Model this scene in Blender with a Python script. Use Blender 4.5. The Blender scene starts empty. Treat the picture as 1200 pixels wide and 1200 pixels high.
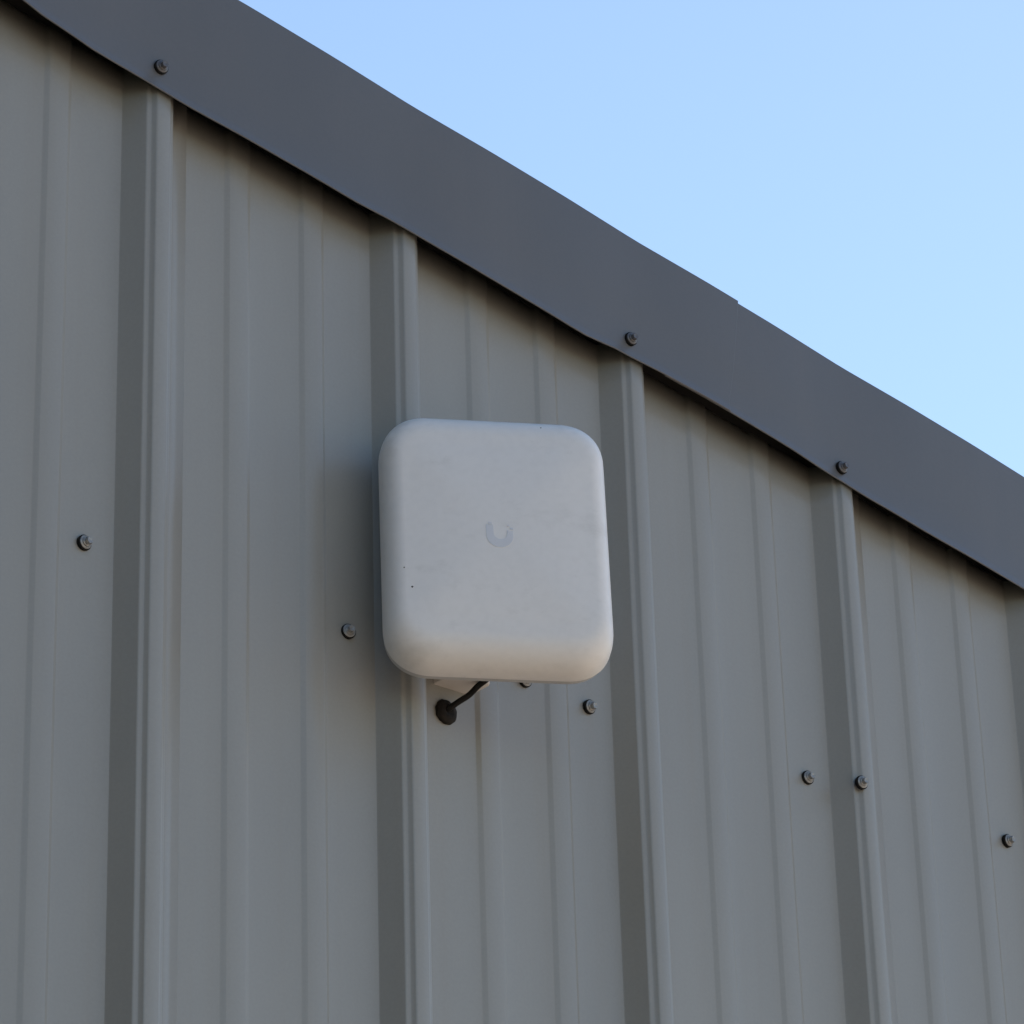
import bpy, bmesh, math, random
from mathutils import Vector, Matrix, noise

random.seed(4)
sc = bpy.context.scene
COL = sc.collection
S = 0.3048            # spacing of the wall ribs (12 inches)
IN = S / 12.0
G = 3.10              # height of the upper girt (row of screws) above the ground

# ------------------------------------------------------------------ camera
cd = bpy.data.cameras.new('camera')
cam = bpy.data.objects.new('camera', cd)
COL.objects.link(cam)
yaw, pit, rol = 0.7171448, 0.4567607, -0.0306893
fw = Vector((math.sin(yaw) * math.cos(pit), math.cos(yaw) * math.cos(pit), math.sin(pit)))
rt = fw.cross(Vector((0, 0, 1))).normalized()
up = rt.cross(fw)
c_, s_ = math.cos(rol), math.sin(rol)
rt, up = c_ * rt + s_ * up, -s_ * rt + c_ * up
M = Matrix((rt, up, -fw)).transposed().to_4x4()
M.translation = Vector((-1.8229374, -2.6457676, G - 1.5370346))
cam.matrix_world = M
cd.sensor_width = 36.0
cd.lens = 36.0 * 4550.96 / 1200.0
cd.clip_start = 0.05
cd.clip_end = 2000.0
sc.camera = cam

# ------------------------------------------------------------------ light
SUN_AZ = math.radians(60.0)      # measured from +Y (behind the wall) towards +X
SUN_EL = math.radians(37.0)
w = bpy.data.worlds.new('World')
sc.world = w
w.use_nodes = True
nt = w.node_tree
nt.nodes.clear()
sky = nt.nodes.new('ShaderNodeTexSky')
sky.sky_type = 'NISHITA'
sky.sun_disc = False
sky.sun_elevation = SUN_EL
sky.sun_rotation = SUN_AZ
sky.altitude = 200.0
sky.air_density = 1.0
sky.dust_density = 0.03
sky.ozone_density = 0.4
bg = nt.nodes.new('ShaderNodeBackground')
bg.inputs['Strength'].default_value = 0.12
wo = nt.nodes.new('ShaderNodeOutputWorld')
nt.links.new(sky.outputs[0], bg.inputs[0])
nt.links.new(bg.outputs[0], wo.inputs[0])

sd = bpy.data.lights.new('sun', 'SUN')
sd.energy = 5.0
sd.angle = math.radians(0.53)
sd.color = (1.0, 0.95, 0.87)
sun = bpy.data.objects.new('sun', sd)
COL.objects.link(sun)
sdir = Vector((math.sin(SUN_AZ) * math.cos(SUN_EL), math.cos(SUN_AZ) * math.cos(SUN_EL), math.sin(SUN_EL)))
sun.rotation_euler = (-sdir).to_track_quat('-Z', 'Y').to_euler()
sun.location = (6, 8, 12)

sc.view_settings.view_transform = 'Standard'
sc.view_settings.look = 'None'
sc.view_settings.gamma = 1.0
sc.view_settings.exposure = 0.74
sc.view_settings.use_curve_mapping = False


# ------------------------------------------------------------------ materials
def new_mat(name, base, rough=0.5, metallic=0.0, spec=0.5):
    m = bpy.data.materials.new(name)
    m.use_nodes = True
    b = m.node_tree.nodes['Principled BSDF']
    b.inputs['Base Color'].default_value = (*base, 1)
    b.inputs['Roughness'].default_value = rough
    b.inputs['Metallic'].default_value = metallic
    b.inputs['Specular IOR Level'].default_value = spec
    return m, m.node_tree, b


def tex_noise(nt, scale, detail=4.0, rough=0.5, stretch=(1, 1, 1), coord='Object'):
    tc = nt.nodes.new('ShaderNodeTexCoord')
    mp = nt.nodes.new('ShaderNodeMapping')
    mp.inputs['Scale'].default_value = stretch
    n = nt.nodes.new('ShaderNodeTexNoise')
    n.inputs['Scale'].default_value = scale
    n.inputs['Detail'].default_value = detail
    n.inputs['Roughness'].default_value = rough
    nt.links.new(tc.outputs[coord], mp.inputs[0])
    nt.links.new(mp.outputs[0], n.inputs['Vector'])
    return n


def ramp(nt, src, stops):
    r = nt.nodes.new('ShaderNodeValToRGB')
    e = r.color_ramp.elements
    while len(e) < len(stops):
        e.new(0.5)
    for el, (p, c) in zip(e, stops):
        el.position = p
        el.color = (*c, 1) if len(c) == 3 else c
    nt.links.new(src, r.inputs[0])
    return r


def mix(nt, a, b, fac, mode='MIX'):
    m = nt.nodes.new('ShaderNodeMix')
    m.data_type = 'RGBA'
    m.blend_type = mode
    for sock, v in ((m.inputs[0], fac), (m.inputs[6], a), (m.inputs[7], b)):
        if hasattr(v, 'is_linked'):
            nt.links.new(v, sock)
        elif isinstance(v, (int, float)):
            sock.default_value = v
        else:
            sock.default_value = (*v, 1)
    return m.outputs[2]


def bump(nt, bsdf, src, strength, dist):
    b = nt.nodes.new('ShaderNodeBump')
    b.inputs['Strength'].default_value = strength
    b.inputs['Distance'].default_value = dist
    nt.links.new(src, b.inputs['Height'])
    nt.links.new(b.outputs[0], bsdf.inputs['Normal'])
    return b


def painted_metal(name, lo, hi, rough, dust=(0.3, 0.27, 0.22), dust_amt=0.22, metallic=0.0):
    m, t, b = new_mat(name, hi, rough, metallic)
    n1 = tex_noise(t, 3.0, 5, 0.6, (1, 1, 0.35))
    r1 = ramp(t, n1.outputs[0], [(0.3, lo), (0.7, hi)])
    # thin vertical rain streaks
    n2 = tex_noise(t, 38.0, 4, 0.6, (1, 1, 0.02))
    r2 = ramp(t, n2.outputs[0], [(0.5, (0, 0, 0)), (0.8, (dust_amt,) * 3)])
    n3 = tex_noise(t, 300.0, 2, 0.5)
    c1 = mix(t, r1.outputs[0], dust, r2.outputs[0])
    r3 = ramp(t, n3.outputs[0], [(0.3, (0.96, 0.96, 0.96)), (0.7, (1, 1, 1))])
    c2 = mix(t, c1, r3.outputs[0], 1.0, 'MULTIPLY')
    t.links.new(c2, b.inputs['Base Color'])
    r4 = ramp(t, n1.outputs[0], [(0.3, (rough - 0.05,) * 3), (0.7, (rough + 0.06,) * 3)])
    t.links.new(r4.outputs[0], b.inputs['Roughness'])
    # faint waviness of the rolled sheet
    nb = tex_noise(t, 7.0, 2, 0.4, (1, 1, 0.3))
    bump(t, b, nb.outputs[0], 0.25, 0.004)
    return m


MAT = {}
MAT['wall'] = painted_metal('grey_wall_paint', (0.300, 0.302, 0.282), (0.336, 0.338, 0.316), 0.33, metallic=0.08)
MAT['trim'] = painted_metal('charcoal_trim_paint', (0.124, 0.130, 0.138), (0.144, 0.148, 0.156), 0.36, (0.25, 0.23, 0.2), 0.05)
MAT['roof'] = painted_metal('charcoal_roof_paint', (0.15, 0.152, 0.16), (0.17, 0.172, 0.18), 0.4)

m, t, b = new_mat('white_plastic', (0.78, 0.78, 0.77), 0.42)
n1 = tex_noise(t, 14.0, 6, 0.65, (1, 1, 1.8))
r1 = ramp(t, n1.outputs[0], [(0.40, (0.86, 0.852, 0.835)), (0.56, (0.86, 0.852, 0.835)), (0.70, (0.77, 0.762, 0.742))])
n2 = tex_noise(t, 140.0, 3, 0.5)
r2 = ramp(t, n2.outputs[0], [(0.25, (0.965, 0.965, 0.965)), (0.6, (1, 1, 1))])
t.links.new(mix(t, r1.outputs[0], r2.outputs[0], 1.0, 'MULTIPLY'), b.inputs['Base Color'])
MAT['plastic'] = m
MAT['plastic_back'] = new_mat('grey_white_plastic', (0.55, 0.55, 0.54), 0.5)[0]
MAT['logo'] = new_mat('pale_blue_grey_print', (0.715, 0.74, 0.785), 0.42)[0]
MAT['speck'] = new_mat('dark_dirt', (0.05, 0.045, 0.04), 0.9)[0]
MAT['bracket'] = new_mat('white_bracket_plastic', (0.66, 0.63, 0.60), 0.5)[0]

m, t, b = new_mat('black_rubber', (0.007, 0.0065, 0.006), 0.7, 0.0, 0.25)
n1 = tex_noise(t, 200.0, 3)
bump(t, b, n1.outputs[0], 0.3, 0.0005)
MAT['rubber'] = m
m, t, b = new_mat('brown_black_rubber', (0.02, 0.017, 0.014), 0.75, 0.0, 0.25)
n1 = tex_noise(t, 160.0, 4)
r1 = ramp(t, n1.outputs[0], [(0.35, (0.008, 0.007, 0.006)), (0.7, (0.026, 0.021, 0.017))])
t.links.new(r1.outputs[0], b.inputs['Base Color'])
bump(t, b, n1.outputs[0], 0.4, 0.0008)
MAT['grommet'] = m
m, t, b = new_mat('zinc_screw', (0.2, 0.2, 0.2), 0.42, 0.3)
n1 = tex_noise(t, 400.0, 3)
r1 = ramp(t, n1.outputs[0], [(0.3, (0.22, 0.225, 0.225)), (0.7, (0.36, 0.365, 0.36))])
t.links.new(r1.outputs[0], b.inputs['Base Color'])
MAT['screw'] = m
MAT['trim_screw'] = new_mat('charcoal_screw_paint', (0.125, 0.125, 0.135), 0.4, 0.2)[0]

m, t, b = new_mat('dry_ground', (0.3, 0.25, 0.18), 0.95, 0, 0.2)
n1 = tex_noise(t, 0.35, 8, 0.65)
r1 = ramp(t, n1.outputs[0], [(0.3, (0.40, 0.30, 0.215)), (0.5, (0.55, 0.41, 0.30)), (0.7, (0.63, 0.50, 0.38))])
n2 = tex_noise(t, 22.0, 6, 0.7)
r2 = ramp(t, n2.outputs[0], [(0.3, (0.75, 0.75, 0.75)), (0.7, (1, 1, 1))])
t.links.new(mix(t, r1.outputs[0], r2.outputs[0], 1.0, 'MULTIPLY'), b.inputs['Base Color'])
bump(t, b, n2.outputs[0], 0.6, 0.03)
MAT['ground'] = m
MAT['concrete'] = new_mat('concrete', (0.33, 0.32, 0.30), 0.9)[0]
MAT['interior'] = new_mat('dark_liner', (0.10, 0.10, 0.10), 0.8)[0]


# ------------------------------------------------------------------ helpers
def obj(name, me, mats, parent=None, loc=None, rot=None, smooth=None):
    if isinstance(me, bmesh.types.BMesh):
        bm = me
        bmesh.ops.recalc_face_normals(bm, faces=bm.faces[:])
        me = bpy.data.meshes.new(name)
        bm.to_mesh(me)
        bm.free()
    if not me.materials:
        for k in (mats if isinstance(mats, (list, tuple)) else [mats]):
            me.materials.append(MAT[k])
    o = bpy.data.objects.new(name, me)
    COL.objects.link(o)
    if parent is not None:
        o.parent = parent
    if loc is not None:
        o.location = loc
    if rot is not None:
        o.rotation_euler = rot
    if smooth is not None:
        me.polygons.foreach_set('use_smooth', [True] * len(me.polygons))
        if smooth < 179:
            me.set_sharp_from_angle(angle=math.radians(smooth))
    return o


def tag(o, label=None, cat=None, group=None, kind=None):
    for k, v in (('label', label), ('category', cat), ('group', group), ('kind', kind)):
        if v:
            o[k] = v
    return o


def empty(name, loc=(0, 0, 0)):
    o = bpy.data.objects.new(name, None)
    o.empty_display_size = 0.1
    o.location = loc
    COL.objects.link(o)
    return o


def add_box(bm, x0, x1, y0, y1, z0, z1):
    v = [bm.verts.new(p) for p in ((x0, y0, z0), (x1, y0, z0), (x1, y1, z0), (x0, y1, z0),
                                   (x0, y0, z1), (x1, y0, z1), (x1, y1, z1), (x0, y1, z1))]
    for f in ((0, 3, 2, 1), (4, 5, 6, 7), (0, 1, 5, 4), (1, 2, 6, 5), (2, 3, 7, 6), (3, 0, 4, 7)):
        bm.faces.new([v[i] for i in f])
    return v


def add_loops(bm, loops, cap0=True, cap1=True):
    vs = [[bm.verts.new(p) for p in l] for l in loops]
    n = len(vs[0])
    for a, b in zip(vs, vs[1:]):
        for i in range(n):
            bm.faces.new((a[i], a[(i + 1) % n], b[(i + 1) % n], b[i]))
    if cap0:
        bm.faces.new(vs[0])
    if cap1:
        bm.faces.new(vs[-1])
    return vs


def add_tube(bm, pts, r, seg=12):
    # smooth path through the points, then a swept circle
    P = [Vector(p) for p in pts]
    path = []
    for i in range(len(P) - 1):
        p0, p1, p2, p3 = P[max(i - 1, 0)], P[i], P[i + 1], P[min(i + 2, len(P) - 1)]
        for k in range(6):
            u = k / 6
            path.append(0.5 * ((2 * p1) + (p2 - p0) * u + (2 * p0 - 5 * p1 + 4 * p2 - p3) * u * u + (3 * p1 - p0 - 3 * p2 + p3) * u ** 3))
    path.append(P[-1])
    loops = []
    nrm = None
    for i, p in enumerate(path):
        tg = (path[min(i + 1, len(path) - 1)] - path[max(i - 1, 0)]).normalized()
        if nrm is None:
            nrm = tg.orthogonal().normalized()
        nrm = (nrm - tg * nrm.dot(tg)).normalized()
        bn = tg.cross(nrm)
        loops.append([p + r * (math.cos(a) * nrm + math.sin(a) * bn) for a in [2 * math.pi * k / seg for k in range(seg)]])
    add_loops(bm, loops)


# ------------------------------------------------------------------ building geometry
ROOF_A = 0.652          # trim top at x = 0 above the girt line
PITCH = 1 / 6.0         # 2 in 12
X_RIDGE = -9 * S
X_R = 12 * S
X_L = -30 * S
LEN = 11.0


def roof_z(x):          # underside of the trim's top fold, world height
    return G + ROOF_A - PITCH * (x if x > X_RIDGE else 2 * X_RIDGE - x)


# one rib: (offset from the rib's left foot, height), inches
RIB_L = [(-0.10, 0.0), (-0.02, 0.008), (0.035, 0.06), (0.525, 0.79), (0.565, 0.835), (0.62, 0.855), (0.72, 0.868),
         (0.76, 0.892), (0.855, 1.01), (0.89, 1.04), (0.95, 1.055)]
RIB = RIB_L + [(1.20, 1.062)] + [(2.22 - 0.80 * a, h) for a, h in reversed(RIB_L)]
MIN_L = [(-0.05, 0.0), (0.02, 0.012), (0.13, 0.098), (0.21, 0.115)]
MINOR = MIN_L + [(0.60, 0.12)] + [(1.20 - a, h) for a, h in reversed(MIN_L)]


def bay_profile(k, lap=0.0):
    """points (x, y) of one 12 inch bay starting at rib k"""
    pts = [(k * S + a * IN, -h * IN - lap) for a, h in RIB]
    for m0 in (4.88, 8.47):
        pts += [(k * S + (m0 + a) * IN, -h * IN) for a, h in MINOR]
    return pts


def panel_mesh(name, k0, zb, z_of, nz, seed, wobble=0.0005):
    """three-bay wall panel from rib k0 to the lap over rib k0+3"""
    pts = []
    for k in range(k0, k0 + 3):
        bp = bay_profile(k)
        pts += bp
    # extra points on the flats keep the sheet's slight waviness smooth
    kk = k0 + 3
    pts += [(kk * S + a * IN, -h * IN - 0.0012) for a, h in RIB]
    pts.append((kk * S + 3.0 * IN, -0.0012))
    full = []
    for i, p in enumerate(pts):
        if i and p[0] - pts[i - 1][0] > 1.2 * IN:
            n = int((p[0] - pts[i - 1][0]) / (0.8 * IN))
            for j in range(1, n):
                f = j / n
                full.append((pts[i - 1][0] + f * (p[0] - pts[i - 1][0]), pts[i - 1][1] + f * (p[1] - pts[i - 1][1])))
        full.append(p)
    bm = bmesh.new()
    rows = []
    for j in range(nz + 1):
        row = []
        for x, y in full:
            zt = z_of(x) - ROOF_A + 0.5225 + 0.002 * noise.noise(Vector((x * 30.0, 0.0, 2.0)))   # cut rough behind the trim
            z = zb + (zt - zb) * j / nz
            dy = wobble * noise.noise(Vector((x * 7.0, z * 1.6, seed * 3.1))) * 2.0
            dx = 0.0006 * noise.noise(Vector((x * 2.0, z * 2.2, seed * 5.7 + 9)))
            row.append(bm.verts.new((x + dx, y + dy, z)))
        rows.append(row)
    for a, b in zip(rows, rows[1:]):
        for i in range(len(full) - 1):
            bm.faces.new((a[i], a[i + 1], b[i + 1], b[i]))
    return bm


building = empty('metal_building', (X_RIDGE, 0, 0))
tag(building, 'grey ribbed metal building with charcoal trim along its sloping roof edge', 'building')
OFF = Vector((-X_RIDGE, 0, 0))


def bpart(name, bm, mats, smooth=None):
    o = obj(name, bm, mats, building, smooth=smooth)
    o.location = OFF
    return o


panels = {}
for k0 in range(-30, 12, 3):
    seen = -3 <= k0 <= 3
    o = bpart('wall_panel', panel_mesh('wall_panel', k0, 0.12, roof_z, 70 if seen else 6, k0), 'wall', 32)
    # outward normal is -y; thickness grows inward
    so = o.modifiers.new('sheet', 'SOLIDIFY')
    so.thickness = 0.0006
    so.offset = -1.0
    panels[k0] = o
for o in panels.values():
    # make sure faces look outward (-y) so the sheet thickens to the inside
    me = o.data
    if sum(p.normal.y for p in me.polygons) > 0:
        me.flip_normals()


def ribbed_sheet(axis, a0, a1, pitch, fn):
    """simple long ribbed sheet for the sides and roof: fn(u, h) -> two end points"""
    bm = bmesh.new()
    prev = None
    u = a0
    prof = [(0.0, 0), (0.022, 0.0318), (0.047, 0.0318), (0.069, 0)]
    us = []
    while u < a1 - 0.08:
        us += [(u + p, h) for p, h in prof]
        u += pitch
    us.append((a1, 0))
    for u, h in us:
        pts = [bm.verts.new(q) for q in fn(u, h)]
        if prev:
            for i in range(len(pts) - 1):
                bm.faces.new((prev[i], pts[i], pts[i + 1], prev[i + 1]))
        prev = pts
    return bm


bpart('side_wall', ribbed_sheet('y', 0.01, LEN, S, lambda u, h: ((X_R + 0.075 + h, u, 0.12), (X_R + 0.075 + h, u, roof_z(X_R + 0.075) - 0.02))), 'wall')
bpart('side_wall', ribbed_sheet('y', 0.01, LEN, S, lambda u, h: ((X_L - h, u, 0.12), (X_L - h, u, roof_z(X_L) - 0.02))), 'wall')
bpart('back_wall', ribbed_sheet('x', X_L, X_R + 0.07, S, lambda u, h: ((u, LEN + h, 0.12), (u, LEN + h, roof_z(u) - 0.02))), 'wall')
XE = X_R + 0.30
bpart('roof', ribbed_sheet('y', 0.02, LEN + 0.1, S, lambda u, h: ((X_L - 0.22, u, roof_z(X_L - 0.22) - 0.040 + h), (X_RIDGE, u, roof_z(X_RIDGE) - 0.040 + h), (XE, u, roof_z(XE) - 0.040 + h))), 'roof')
bm = bmesh.new()
add_loops(bm, [[(X_L - 0.2, y, roof_z(X_L - 0.2) - 0.05), (X_RIDGE, y, roof_z(X_RIDGE) - 0.05), (XE - 0.02, y, roof_z(XE - 0.02) - 0.05),
                (XE - 0.02, y, roof_z(XE) - 0.10), (X_RIDGE, y, roof_z(X_RIDGE) - 0.10), (X_L - 0.2, y, roof_z(X_L - 0.2) - 0.10)] for y in (0.03, LEN)])
bpart('roof_liner', bm, 'interior')
bm = bmesh.new()
add_box(bm, X_L - 0.05, X_R + 0.13, -0.06, LEN + 0.06, -0.3, 0.115)
bpart('foundation', bm, 'concrete')


# ---- rake trim: folded sheet, hemmed bottom, swept down the slope
BOT = [(-3.0, .496), (-.5, .500), (-.25, .506), (-.137, .507), (-.08, .499), (-.03, .4955), (.022, .4962), (.083, .4943), (.166, .4955), (.273, .4962),
       (.336, .4995), (.40, .4985), (.462, .4974), (.578, .4962), (.637, .5025), (.70, .5050), (.771, .5058), (.871, .5050), (.941, .5022),
       (1.0, .4995), (1.077, .4982), (1.213, .4995), (1.5, .501), (1.9, .497), (2.6, .501), (4.2, .499)]


def bot_off(x):
    for (a, va), (b, vb) in zip(BOT, BOT[1:]):
        if a <= x <= b:
            u = (x - a) / (b - a)
            u = u * u * (3 - 2 * u)
            return va + (vb - va) * u
    return 0.499


def trim_mesh(x0, x1, lift, mirror=False, step=0.02, seed=0.0):
    bm = bmesh.new()
    n = max(2, int((x1 - x0) / step))
    rows = []
    stations = [x0, x0 + 0.0004] + [x0 + (x1 - x0) * i / n for i in range(1, n)] + [x1 - 0.0004, x1]
    for x in stations:
        hb = bot_off(x - 0.004) if not mirror else 0.4985
        sag = 0.0024 * noise.noise(Vector((x * 3.0, 0.0, 1.3)))
        # the sheet is drawn in where it sits on a rib
        d = (x / S) % 1.0
        d = abs(((d - 0.113 + 0.5) % 1.0) - 0.5) * 2
        belly = 0.0022 * min(1.0, d * 1.5)
        yf = -0.0290 - lift - belly
        row = []
        # (y, offset above the girt line before the pitch, perpendicular lean)
        top = ROOF_A + lift * 1.1
        prof = [(0.060, ROOF_A - 0.016), (0.020, ROOF_A - 0.010 + lift), (yf + 0.0002, top),
                (yf, top - 0.0022), (yf - 0.0004, ROOF_A - 0.012), (yf - 0.0006 + sag, ROOF_A - 0.06), (yf - 0.0004 + sag * 1.3, hb + 0.05),
                (yf, hb + 0.013), (yf - 0.0008, hb + 0.008), (yf - 0.0030, hb + 0.0018), (yf - 0.0034, hb + 0.0004), (yf - 0.0028, hb - 0.0004),
                (yf - 0.0016, hb), (yf + 0.0002, hb + 0.006), (yf + 0.0012, hb + 0.012)]
        for y, z in prof:
            xs = x + (z - ROOF_A) * PITCH      # ends cut square to the slope
            row.append(bm.verts.new((xs if not mirror else 2 * X_RIDGE - xs, y, G + z - PITCH * xs)))
        rows.append(row)
    for a, b in zip(rows, rows[1:]):
        for i in range(len(a) - 1):
            bm.faces.new((a[i], a[i + 1], b[i + 1], b[i]))
    return bm


trim_hi = bpart('rake_trim', trim_mesh(X_RIDGE + 0.1, 0.7905, 0.0016), 'trim', 50)
trim_lo = bpart('rake_trim', trim_mesh(0.70, XE + 0.04, 0.0, seed=4), 'trim', 50)
trim_l1 = bpart('rake_trim', trim_mesh(X_RIDGE + 0.1, 0.60, 0.0022, True, 0.2), 'trim', 50)
trim_l2 = bpart('rake_trim', trim_mesh(0.50, XE + 0.04, 0.0, True, 0.2), 'trim', 50)
for o in (trim_hi, trim_lo, trim_l1, trim_l2):
    me = o.data
    if sum(p.normal.y * p.area for p in me.polygons) > 0:
        me.flip_normals()
    so = o.modifiers.new('sheet', 'SOLIDIFY')
    so.thickness = 0.0005
    so.offset = -1.0


# ---- screws: sealing washer, flange and hexagonal head in one turned mesh
def screw_mesh(name, mat, mat2):
    bm = bmesh.new()
    N = 24

    def circ(r, y, ox=0.0, oz=0.0):
        return [(ox + r * math.cos(2 * math.pi * k / N), y, oz + r * math.sin(2 * math.pi * k / N)) for k in range(N)]

    def hexa(r, y, a0=0.2):
        out = []
        for k in range(N):
            a = 2 * math.pi * k / N
            s = (a - a0) % (math.pi / 3) - math.pi / 6
            q = r / math.cos(s)
            out.append((q * math.cos(a), y, q * math.sin(a)))
        return out
    # rubber seal pressed on the sheet
    add_loops(bm, [circ(0.0072, 0.0010), circ(0.0076, -0.0010), circ(0.0075, -0.0028), circ(0.0060, -0.0034)])
    # metal washer cup
    add_loops(bm, [circ(0.0064, -0.0030), circ(0.0066, -0.0037), circ(0.0060, -0.0043), circ(0.0050, -0.0046), circ(0.0046, -0.0044)])
    # hexagonal head with a flange and a chamfered top
    add_loops(bm, [circ(0.0043, -0.0040), circ(0.0046, -0.0054), circ(0.0042, -0.0058), hexa(0.00335, -0.0060), hexa(0.00345, -0.0092), hexa(0.0031, -0.0101), circ(0.0020, -0.0102), circ(0.0013, -0.0098)])
    bmesh.ops.recalc_face_normals(bm, faces=bm.faces[:])
    nf = N * 3 + 2
    me = bpy.data.meshes.new(name)
    bm.to_mesh(me)
    bm.free()
    me.materials.append(MAT[mat])
    me.materials.append(MAT[mat2])
    for i, p in enumerate(me.polygons):
        p.use_smooth = True
        p.material_index = 1 if i < nf else 0
    me.set_sharp_from_angle(angle=math.radians(38))
    return me


SCREW = screw_mesh('screw', 'screw', 'rubber')
TSCREW = screw_mesh('trim_screw', 'trim_screw', 'rubber')


def screw(parent, me, x, y, z, spin, tx=0.0, tz=0.0):
    o = bpy.data.objects.new('screw', me)
    COL.objects.link(o)
    o.parent = parent
    o.location = (x, y, z)
    o.rotation_euler = (tx, spin, tz)
    return o


def wall_y(x):
    return 0.0


ws = [(-1.318, 0, 0.0023, -3), (-1.315, 1, -0.003, 0), (-1.284, 2, -0.0021, 0), (-1.309, 3, -0.0043, 0),
      (-1.348, 4, -0.0045, 3), (-4.587, 2, 0.0047, 0)]
for i, (off, k, z, pn) in enumerate(ws):
    screw(panels[pn], SCREW, k * S + off * IN, -0.0006, G + z, i * 1.7, 0.11 * math.sin(i * 2.3), 0.12 * math.cos(i * 3.1))
screw(panels[0], SCREW, 3 * S + 0.725 * IN, -0.0282, G + -0.0064, 0.9, 0.05, -0.05)      # stitch screw on the lapped rib
# the same row further along the wall, and the rows below
for k in list(range(-29, -1)) + list(range(5, 13)):
    pn = -30 + 3 * ((k + 30 - 1) // 3)
    screw(panels[pn], SCREW, k * S - 1.31 * IN, -0.0006, G + 0.003 * math.sin(k * 5.1), k * 1.3)
for zrow in (0.35, 1.75):
    for k in range(-29, 13):
        pn = -30 + 3 * ((k + 30 - 1) // 3)
        screw(panels[pn], SCREW, k * S - 1.31 * IN, -0.0006, zrow + 0.003 * math.sin(k * 5.1), k * 1.3)

for i, (x, z, tr, ly) in enumerate(((0.0225, 0.5185, trim_hi, .0016), (0.6287, 0.4205, trim_hi, .0016), (0.9357, 0.3637, trim_lo, 0.0))):
    screw(tr, TSCREW, x, -0.0297 - ly, G + z, i * 1.1 + 0.4, 0.05, 0.05 * (i - 1))
for k in (5, 7, 9, 11, -2, -4, -6, -8):
    x = k * S + 0.75 * IN
    screw(trim_lo if k > 2 else trim_hi, TSCREW, x, -0.0297 - (0 if k > 2 else .0022), G + 0.5185 - PITCH * x, k)


# ------------------------------------------------------------------ antenna
AX, AY, AZ = 0.3815, -0.086, G + 0.0728
YAW, TILT = math.radians(-31.2), math.radians(-4.5)
AW, AH, AD, RC, RE = 0.2197, 0.2760, 0.052, 0.047, 0.037
ant = empty('panel_antenna', (0.405, 0.0, G - 0.03))
tag(ant, 'white rounded panel antenna on a wall bracket with a faint emblem', 'antenna')
RM = Matrix.Rotation(YAW, 4, 'Z') @ Matrix.Rotation(TILT, 4, 'X')
HEAD = Vector((AX, AY, AZ)) - Vector(ant.location)


def outline(off, y, seg=14):
    pts = []
    r = max(RC - 0.7 * off, 0.004)
    hw, hh = AW / 2 - 0.62 * off - r, AH / 2 - off - r      # the sides roll over tighter than top and bottom
    for cx, cz, a0 in ((1, 1, 0), (-1, 1, 90), (-1, -1, 180), (1, -1, 270)):
        for k in range(seg + 1):
            a = math.radians(a0 + 90.0 * k / seg)
            # slightly squircle corner
            ca, sa = math.cos(a), math.sin(a)
            q = (abs(ca) ** 2.25 + abs(sa) ** 2.25) ** (-1 / 2.25)
            pts.append((cx * hw + r * q * ca, y, cz * hh + r * q * sa))
    return pts


def front_y(off):            # crowned front
    return -AD - 0.0025 * (1 - math.exp(-(max(off - RE, 0)) / 0.03))


loops = [outline(0.0012, -0.0125), outline(0.0, -0.0135)]
NE = 14
for k in range(NE + 1):
    a = math.pi / 2 * k / NE
    e = 2.0 / 2.5
    off = RE * (1 - math.cos(a) ** e)
    y = -(AD - RE) - RE * math.sin(a) ** e
    loops.append(outline(off, y))
bm = bmesh.new()
vs = add_loops(bm, loops, cap0=True, cap1=False)
last = vs[-1]
for s in (0.9, 0.78, 0.62, 0.42, 0.2):
    hw, hh = (AW / 2 - RE), (AH / 2 - RE)
    ring = []
    for v in vs[-1]:
        x, z = v.co.x * s, v.co.z * s
        ring.append(bm.verts.new((x, -AD - 0.0055 * (1 - s ** 2) ** 0.9, z)))
    n = len(ring)
    for i in range(n):
        bm.faces.new((last[i], last[(i + 1) % n], ring[(i + 1) % n], ring[i]))
    last = ring
bm.faces.new(last)
cover = obj('front_cover', bm, 'plastic', ant, smooth=180)
cover.location = HEAD
cover.rotation_euler = RM.to_euler()

bm = bmesh.new()
add_loops(bm, [outline(0.012, 0.004), outline(0.006, 0.0025), outline(0.0035, -0.002), outline(0.0032, -0.0128)])
back = obj('back_cover', bm, 'plastic_back', ant, smooth=40)
back.location = HEAD
back.rotation_euler = RM.to_euler()


def front_surface(x, z):
    s = max(abs(x) / (AW / 2 - 0.62 * RE), abs(z) / (AH / 2 - RE))
    return -AD - 0.0055 * max(0.0, 1 - s ** 2) ** 0.9


# emblem: open ring like a U, tall left stem, short right stem, loose squares at the tips
bm = bmesh.new()


def flat_strip(bm, quads, lift=0.00035):
    for q in quads:
        a = [bm.verts.new((x, front_surface(x, z) - lift, z)) for x, z in q]
        b = [bm.verts.new((x, front_surface(x, z) + 0.0004, z)) for x, z in q]
        n = len(q)
        bm.faces.new(a)
        for i in range(n):
            bm.faces.new((a[i], a[(i + 1) % n], b[(i + 1) % n], b[i]))


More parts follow.
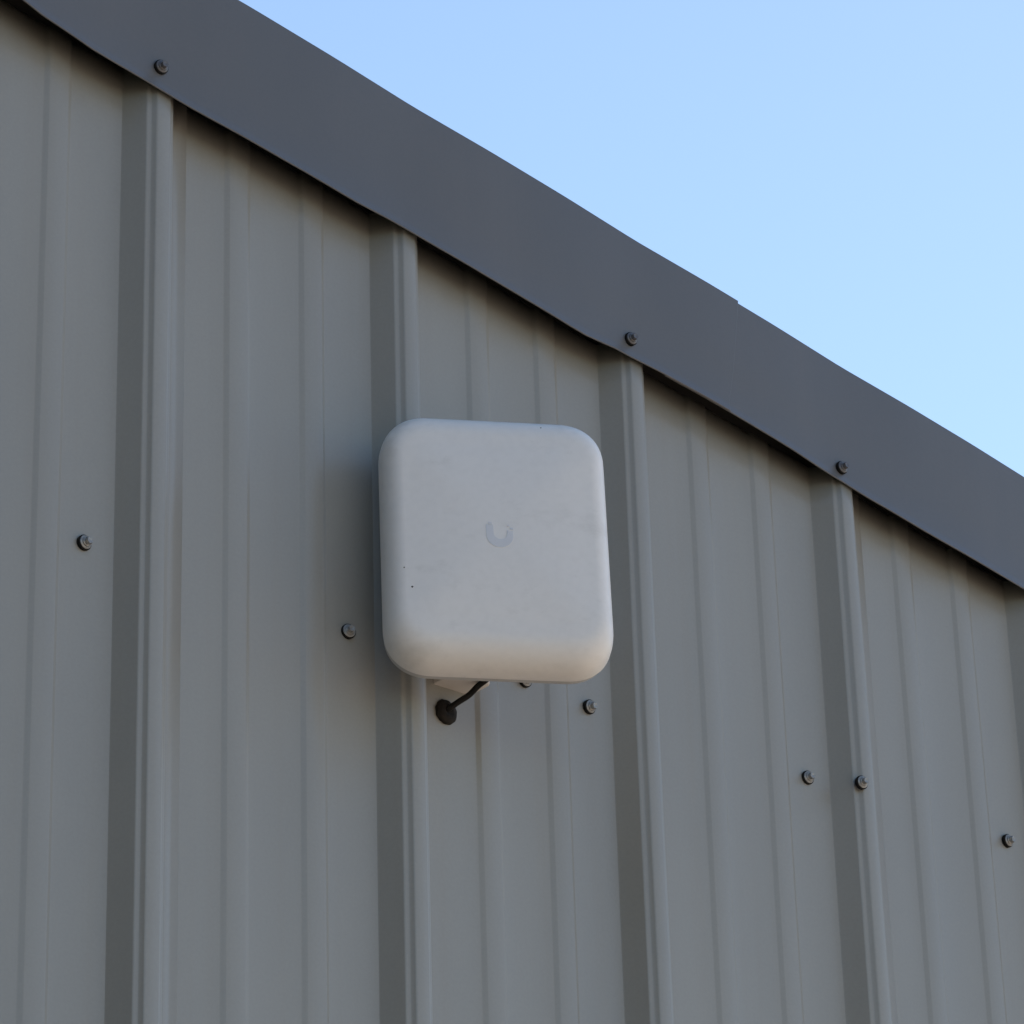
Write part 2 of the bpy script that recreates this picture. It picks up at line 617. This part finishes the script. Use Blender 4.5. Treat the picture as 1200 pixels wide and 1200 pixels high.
ex, ez = -0.0012, -0.0038
ro, ri = 0.0130, 0.0066
ang = [math.radians(180 + 180 * k / 20) for k in range(21)]
pts_o = [(ex + ro * math.cos(a), ez - 0.003 + ro * math.sin(a)) for a in ang]
pts_i = [(ex + 0.0006 + ri * math.cos(a), ez - 0.0005 + ri * math.sin(a)) for a in ang]
flat_strip(bm, [(pts_o[i], pts_o[i + 1], pts_i[i + 1], pts_i[i]) for i in range(20)])
flat_strip(bm, [((ex - ro, ez - .003), (ex - ri + .0006, ez - .0005), (ex - ri + .0004, ez + 0.0085), (ex - ro, ez + 0.0085)),
                ((ex - ro + .0022, ez + 0.0090), (ex - ri - .0008, ez + 0.0090), (ex - ri - .0008, ez + 0.0112), (ex - ro + .0022, ez + 0.0112)),
                ((ex + ri + .0006, ez - .0005), (ex + ro, ez - .003), (ex + ro, ez + 0.0022), (ex + ri + .0006, ez + 0.0030)),
                ((ex + ri + .0034, ez + .0038), (ex + ro, ez + .0038), (ex + ro, ez + 0.0060), (ex + ri + .0034, ez + 0.0060)),
                ((ex + ri + .0010, ez + .0072), (ex + ri + .0028, ez + .0072), (ex + ri + .0028, ez + 0.0090), (ex + ri + .0010, ez + 0.0090))])
emb = obj('emblem', bm, 'logo', ant)
emb.location = HEAD
emb.rotation_euler = RM.to_euler()

for sx, sz, r in ((-0.0860, -0.0640, 0.0010), (-0.0930, -0.0430, 0.0007), (0.0455, 0.1220, 0.0006)):
    bm = bmesh.new()
    yb = front_surface(sx, sz)
    offe = RE - (AW / 2 - abs(sx)) / 0.62
    if offe > 0:
        yb = -(AD - RE) - RE * math.sqrt(max(0, 1 - (offe / RE) ** 2.5)) ** 0.8
    offz = RE - (AH / 2 - abs(sz))
    if offz > 0:
        yb = -(AD - RE) - RE * math.sqrt(max(0, 1 - (offz / RE) ** 2.5)) ** 0.8
    ring = lambda q, y: [(sx + q * math.cos(a) * (1 + .3 * math.sin(3 * a)), y, sz + q * math.sin(a)) for a in [math.pi * k / 5 for k in range(10)]]
    add_loops(bm, [ring(r, yb + 0.0006), ring(r * .9, yb - 0.0003), ring(r * .4, yb - 0.0006)])
    o = obj('dirt_speck', bm, 'speck', ant)
    o.location = HEAD
    o.rotation_euler = RM.to_euler()


# bracket: plate on the wall, neck and ball joint behind the antenna
def rounded_prism(bm, x0, x1, z0, z1, ys, r=0.006, insets=None):
    loops = []
    for y, ins in zip(ys, insets):
        pts = []
        for cx, cz, a0 in ((1, 1, 0), (-1, 1, 90), (-1, -1, 180), (1, -1, 270)):
            for k in range(6):
                a = math.radians(a0 + 18.0 * k)
                mx, mz = (x0 + x1) / 2, (z0 + z1) / 2
                pts.append((mx + cx * ((x1 - x0) / 2 - ins - r) + r * math.cos(a), y, mz + cz * ((z1 - z0) / 2 - ins - r) + r * math.sin(a)))
        loops.append(pts)
    add_loops(bm, loops)


bl = Vector(ant.location)
bm = bmesh.new()
rounded_prism(bm, 0.3765 - bl.x, 0.4235 - bl.x, G - 0.0295 - bl.z, G + 0.125 - bl.z, (0.0, -0.028, -0.030, -0.031), 0.002, (0, 0.0, 0.0008, 0.002))
obj('wall_bracket', bm, 'bracket', ant, smooth=40)
bm = bmesh.new()
p0 = Vector((0.400, -0.028, G + 0.066)) - bl
p1 = Vector((AX, AY + 0.006, AZ)) - bl
add_tube(bm, [p0, p0.lerp(p1, .33), p0.lerp(p1, .66), p1], 0.018, 20)
obj('swivel_arm', bm, 'bracket', ant, smooth=40)
bm = bmesh.new()
bmesh.ops.create_uvsphere(bm, u_segments=20, v_segments=12, radius=0.026)
sw = obj('ball_joint', bm, 'plastic_back', ant, smooth=180)
sw.location = p0.lerp(p1, .62)

# ------------------------------------------------------------------ cable and grommet
gp = Vector((0.3905, 0.0, G - 0.0558))
bm = bmesh.new()
N = 28
cir = lambda r, y, ox=0, oz=0: [(ox + r * math.cos(2 * math.pi * k / N), y, oz + r * math.sin(2 * math.pi * k / N)) for k in range(N)]
add_loops(bm, [cir(0.0118, 0.0010), cir(0.0127, -0.0008), cir(0.0126, -0.0022), cir(0.0110, -0.0040), cir(0.0070, -0.0056), cir(0.0045, -0.0060), cir(0.0036, -0.0056)])
for v in bm.verts:               # hand-smeared sealant edge
    q = 1.0 + 0.10 * noise.noise(Vector((v.co.x * 260, v.co.z * 260, 1.0)))
    v.co.x *= q
    v.co.z *= q
    v.co.y -= 0.0007 * (1 + noise.noise(Vector((v.co.x * 420, v.co.z * 420, 5.0)))) if v.co.y < -0.001 else 0.0
gr = obj('cable_grommet', bm, 'grommet', None, loc=gp, smooth=50)
tag(gr, 'round dark rubber grommet sealing the hole in the wall below the antenna', 'grommet')

pts = [(0.3885, 0.030, G - 0.0560), (0.3885, 0.004, G - 0.0558), (0.3895, -0.006, G - 0.0545), (0.3960, -0.013, G - 0.0480), (0.4040, -0.021, G - 0.0408), (0.4080, -0.030, G - 0.0334),
       (0.4129, -0.039, G - 0.0270), (0.4150, -0.048, G - 0.0170), (0.4130, -0.055, G + 0.0000), (0.4080, -0.062, G + 0.025)]
co = Vector((0.3895, -0.006, G - 0.055))
bm = bmesh.new()
add_tube(bm, [Vector(p) - co for p in pts], 0.0030, 12)
cb = obj('cable', bm, 'rubber', None, loc=co, smooth=60)
tag(cb, 'thin black cable running from the wall grommet up behind the antenna', 'cable')

# ------------------------------------------------------------------ ground
bm = bmesh.new()
R = [0, 4, 9, 18, 40, 90, 200, 450, 900]
prev = None
NS = 48
for r in R:
    if r == 0:
        ring = [bm.verts.new((0, 0, 0))]
    else:
        ring = []
        for k in range(NS):
            a = 2 * math.pi * k / NS
            x, y = r * math.cos(a), r * math.sin(a)
            ring.append(bm.verts.new((x, y, 0.0 if r < 20 else 0.004 * r * noise.noise(Vector((x * .02, y * .02, 0))))))
    if prev:
        for k in range(NS):
            if len(prev) == 1:
                bm.faces.new((prev[0], ring[k], ring[(k + 1) % NS]))
            else:
                bm.faces.new((prev[k], ring[k], ring[(k + 1) % NS], prev[(k + 1) % NS]))
    prev = ring
g = obj('ground', bm, 'ground', None, smooth=180)
# unseen grass strip added to cut warm ground bounce from the left, uneven edge
m, t, b = new_mat('added_dark_grass', (0.06, 0.09, 0.035), 0.9, 0, 0.2)
n1 = tex_noise(t, 3.0, 8, 0.7)
r1 = ramp(t, n1.outputs[0], [(0.3, (0.040, 0.052, 0.028)), (0.7, (0.085, 0.105, 0.06))])
t.links.new(r1.outputs[0], b.inputs['Base Color'])
bump(t, b, n1.outputs[0], 0.8, 0.03)
MAT['grass'] = m
bm = bmesh.new()
ys = [-34 + 0.5 * i for i in range(66)]
right = [bm.verts.new((-3.2 - 0.15 * abs(y) + 0.5 * noise.noise(Vector((y * 0.6, 3.0, 0))), y, 0.006)) for y in ys]
left = [bm.verts.new((-36.0, y, 0.006)) for y in ys]
for i in range(len(ys) - 1):
    bm.faces.new((left[i], right[i], right[i + 1], left[i + 1]))
tag(obj('added_dark_lawn', bm, 'grass'), kind='structure')
tag(g, kind='structure')

# ------------------------------------------------------------------ unseen trees added at the left to darken the ribs' left faces
rw = random.Random(11)
m, t, b = new_mat('shade_tree_leaves', (0.045, 0.075, 0.025), 0.6)
n1 = tex_noise(t, 0.9, 3)
r1 = ramp(t, n1.outputs[0], [(0.35, (0.018, 0.030, 0.016)), (0.7, (0.038, 0.056, 0.030))])
t.links.new(r1.outputs[0], b.inputs['Base Color'])
MAT['leaves'] = m
MAT['bark'] = new_mat('bark', (0.09, 0.07, 0.05), 0.9)[0]
V, F, MI = [], [], []


def leaf(c, u, v, mi):
    n = len(V)
    V.extend([c - u - v, c + u - v, c + u + v, c - u + v])
    F.append((n, n + 1, n + 2, n + 3))
    MI.append(mi)


for i in range(10):
    tx = -7.4 - 3.4 * (i % 2) + rw.uniform(-0.8, 0.8)
    ty = -1.6 - 1.5 * (i // 2) + rw.uniform(-0.5, 0.5)
    th = rw.uniform(6.8, 9.0)
    # tapered trunk
    for a in range(8):
        a0, a1 = 2 * math.pi * a / 8, 2 * math.pi * (a + 1) / 8
        n = len(V)
        V.extend([Vector((tx + .22 * math.cos(a0), ty + .22 * math.sin(a0), -0.1)), Vector((tx + .22 * math.cos(a1), ty + .22 * math.sin(a1), -0.1)),
                  Vector((tx + .05 * math.cos(a1), ty + .05 * math.sin(a1), th * .9)), Vector((tx + .05 * math.cos(a0), ty + .05 * math.sin(a0), th * .9))])
        F.append((n, n + 1, n + 2, n + 3))
        MI.append(1)
    for cidx in range(34):
        hz = rw.uniform(0.10, 0.98)
        rad = 2.3 * math.sin(math.pi * min(1.0, 0.12 + hz * 0.9)) ** 0.6 * rw.uniform(0.25, 1.0)
        an = rw.uniform(0, 2 * math.pi)
        cc = Vector((tx + rad * math.cos(an), ty + rad * math.sin(an), th * hz))
        for q in range(26):
            d = Vector((rw.gauss(0, .42), rw.gauss(0, .42), rw.gauss(0, .36)))
            u = Vector((rw.gauss(0, 1), rw.gauss(0, 1), rw.gauss(0, .6))).normalized()
            v = u.orthogonal().normalized()
            leaf(cc + d, u * rw.uniform(.10, .2), v * rw.uniform(.07, .14), 0)
me = bpy.data.meshes.new('added_shade_trees')
me.from_pydata([tuple(v) for v in V], [], F)
me.materials.append(MAT['leaves'])
me.materials.append(MAT['bark'])
me.polygons.foreach_set('material_index', MI)
wd = obj('added_shade_trees', me, 'leaves')
tag(wd, kind='stuff')
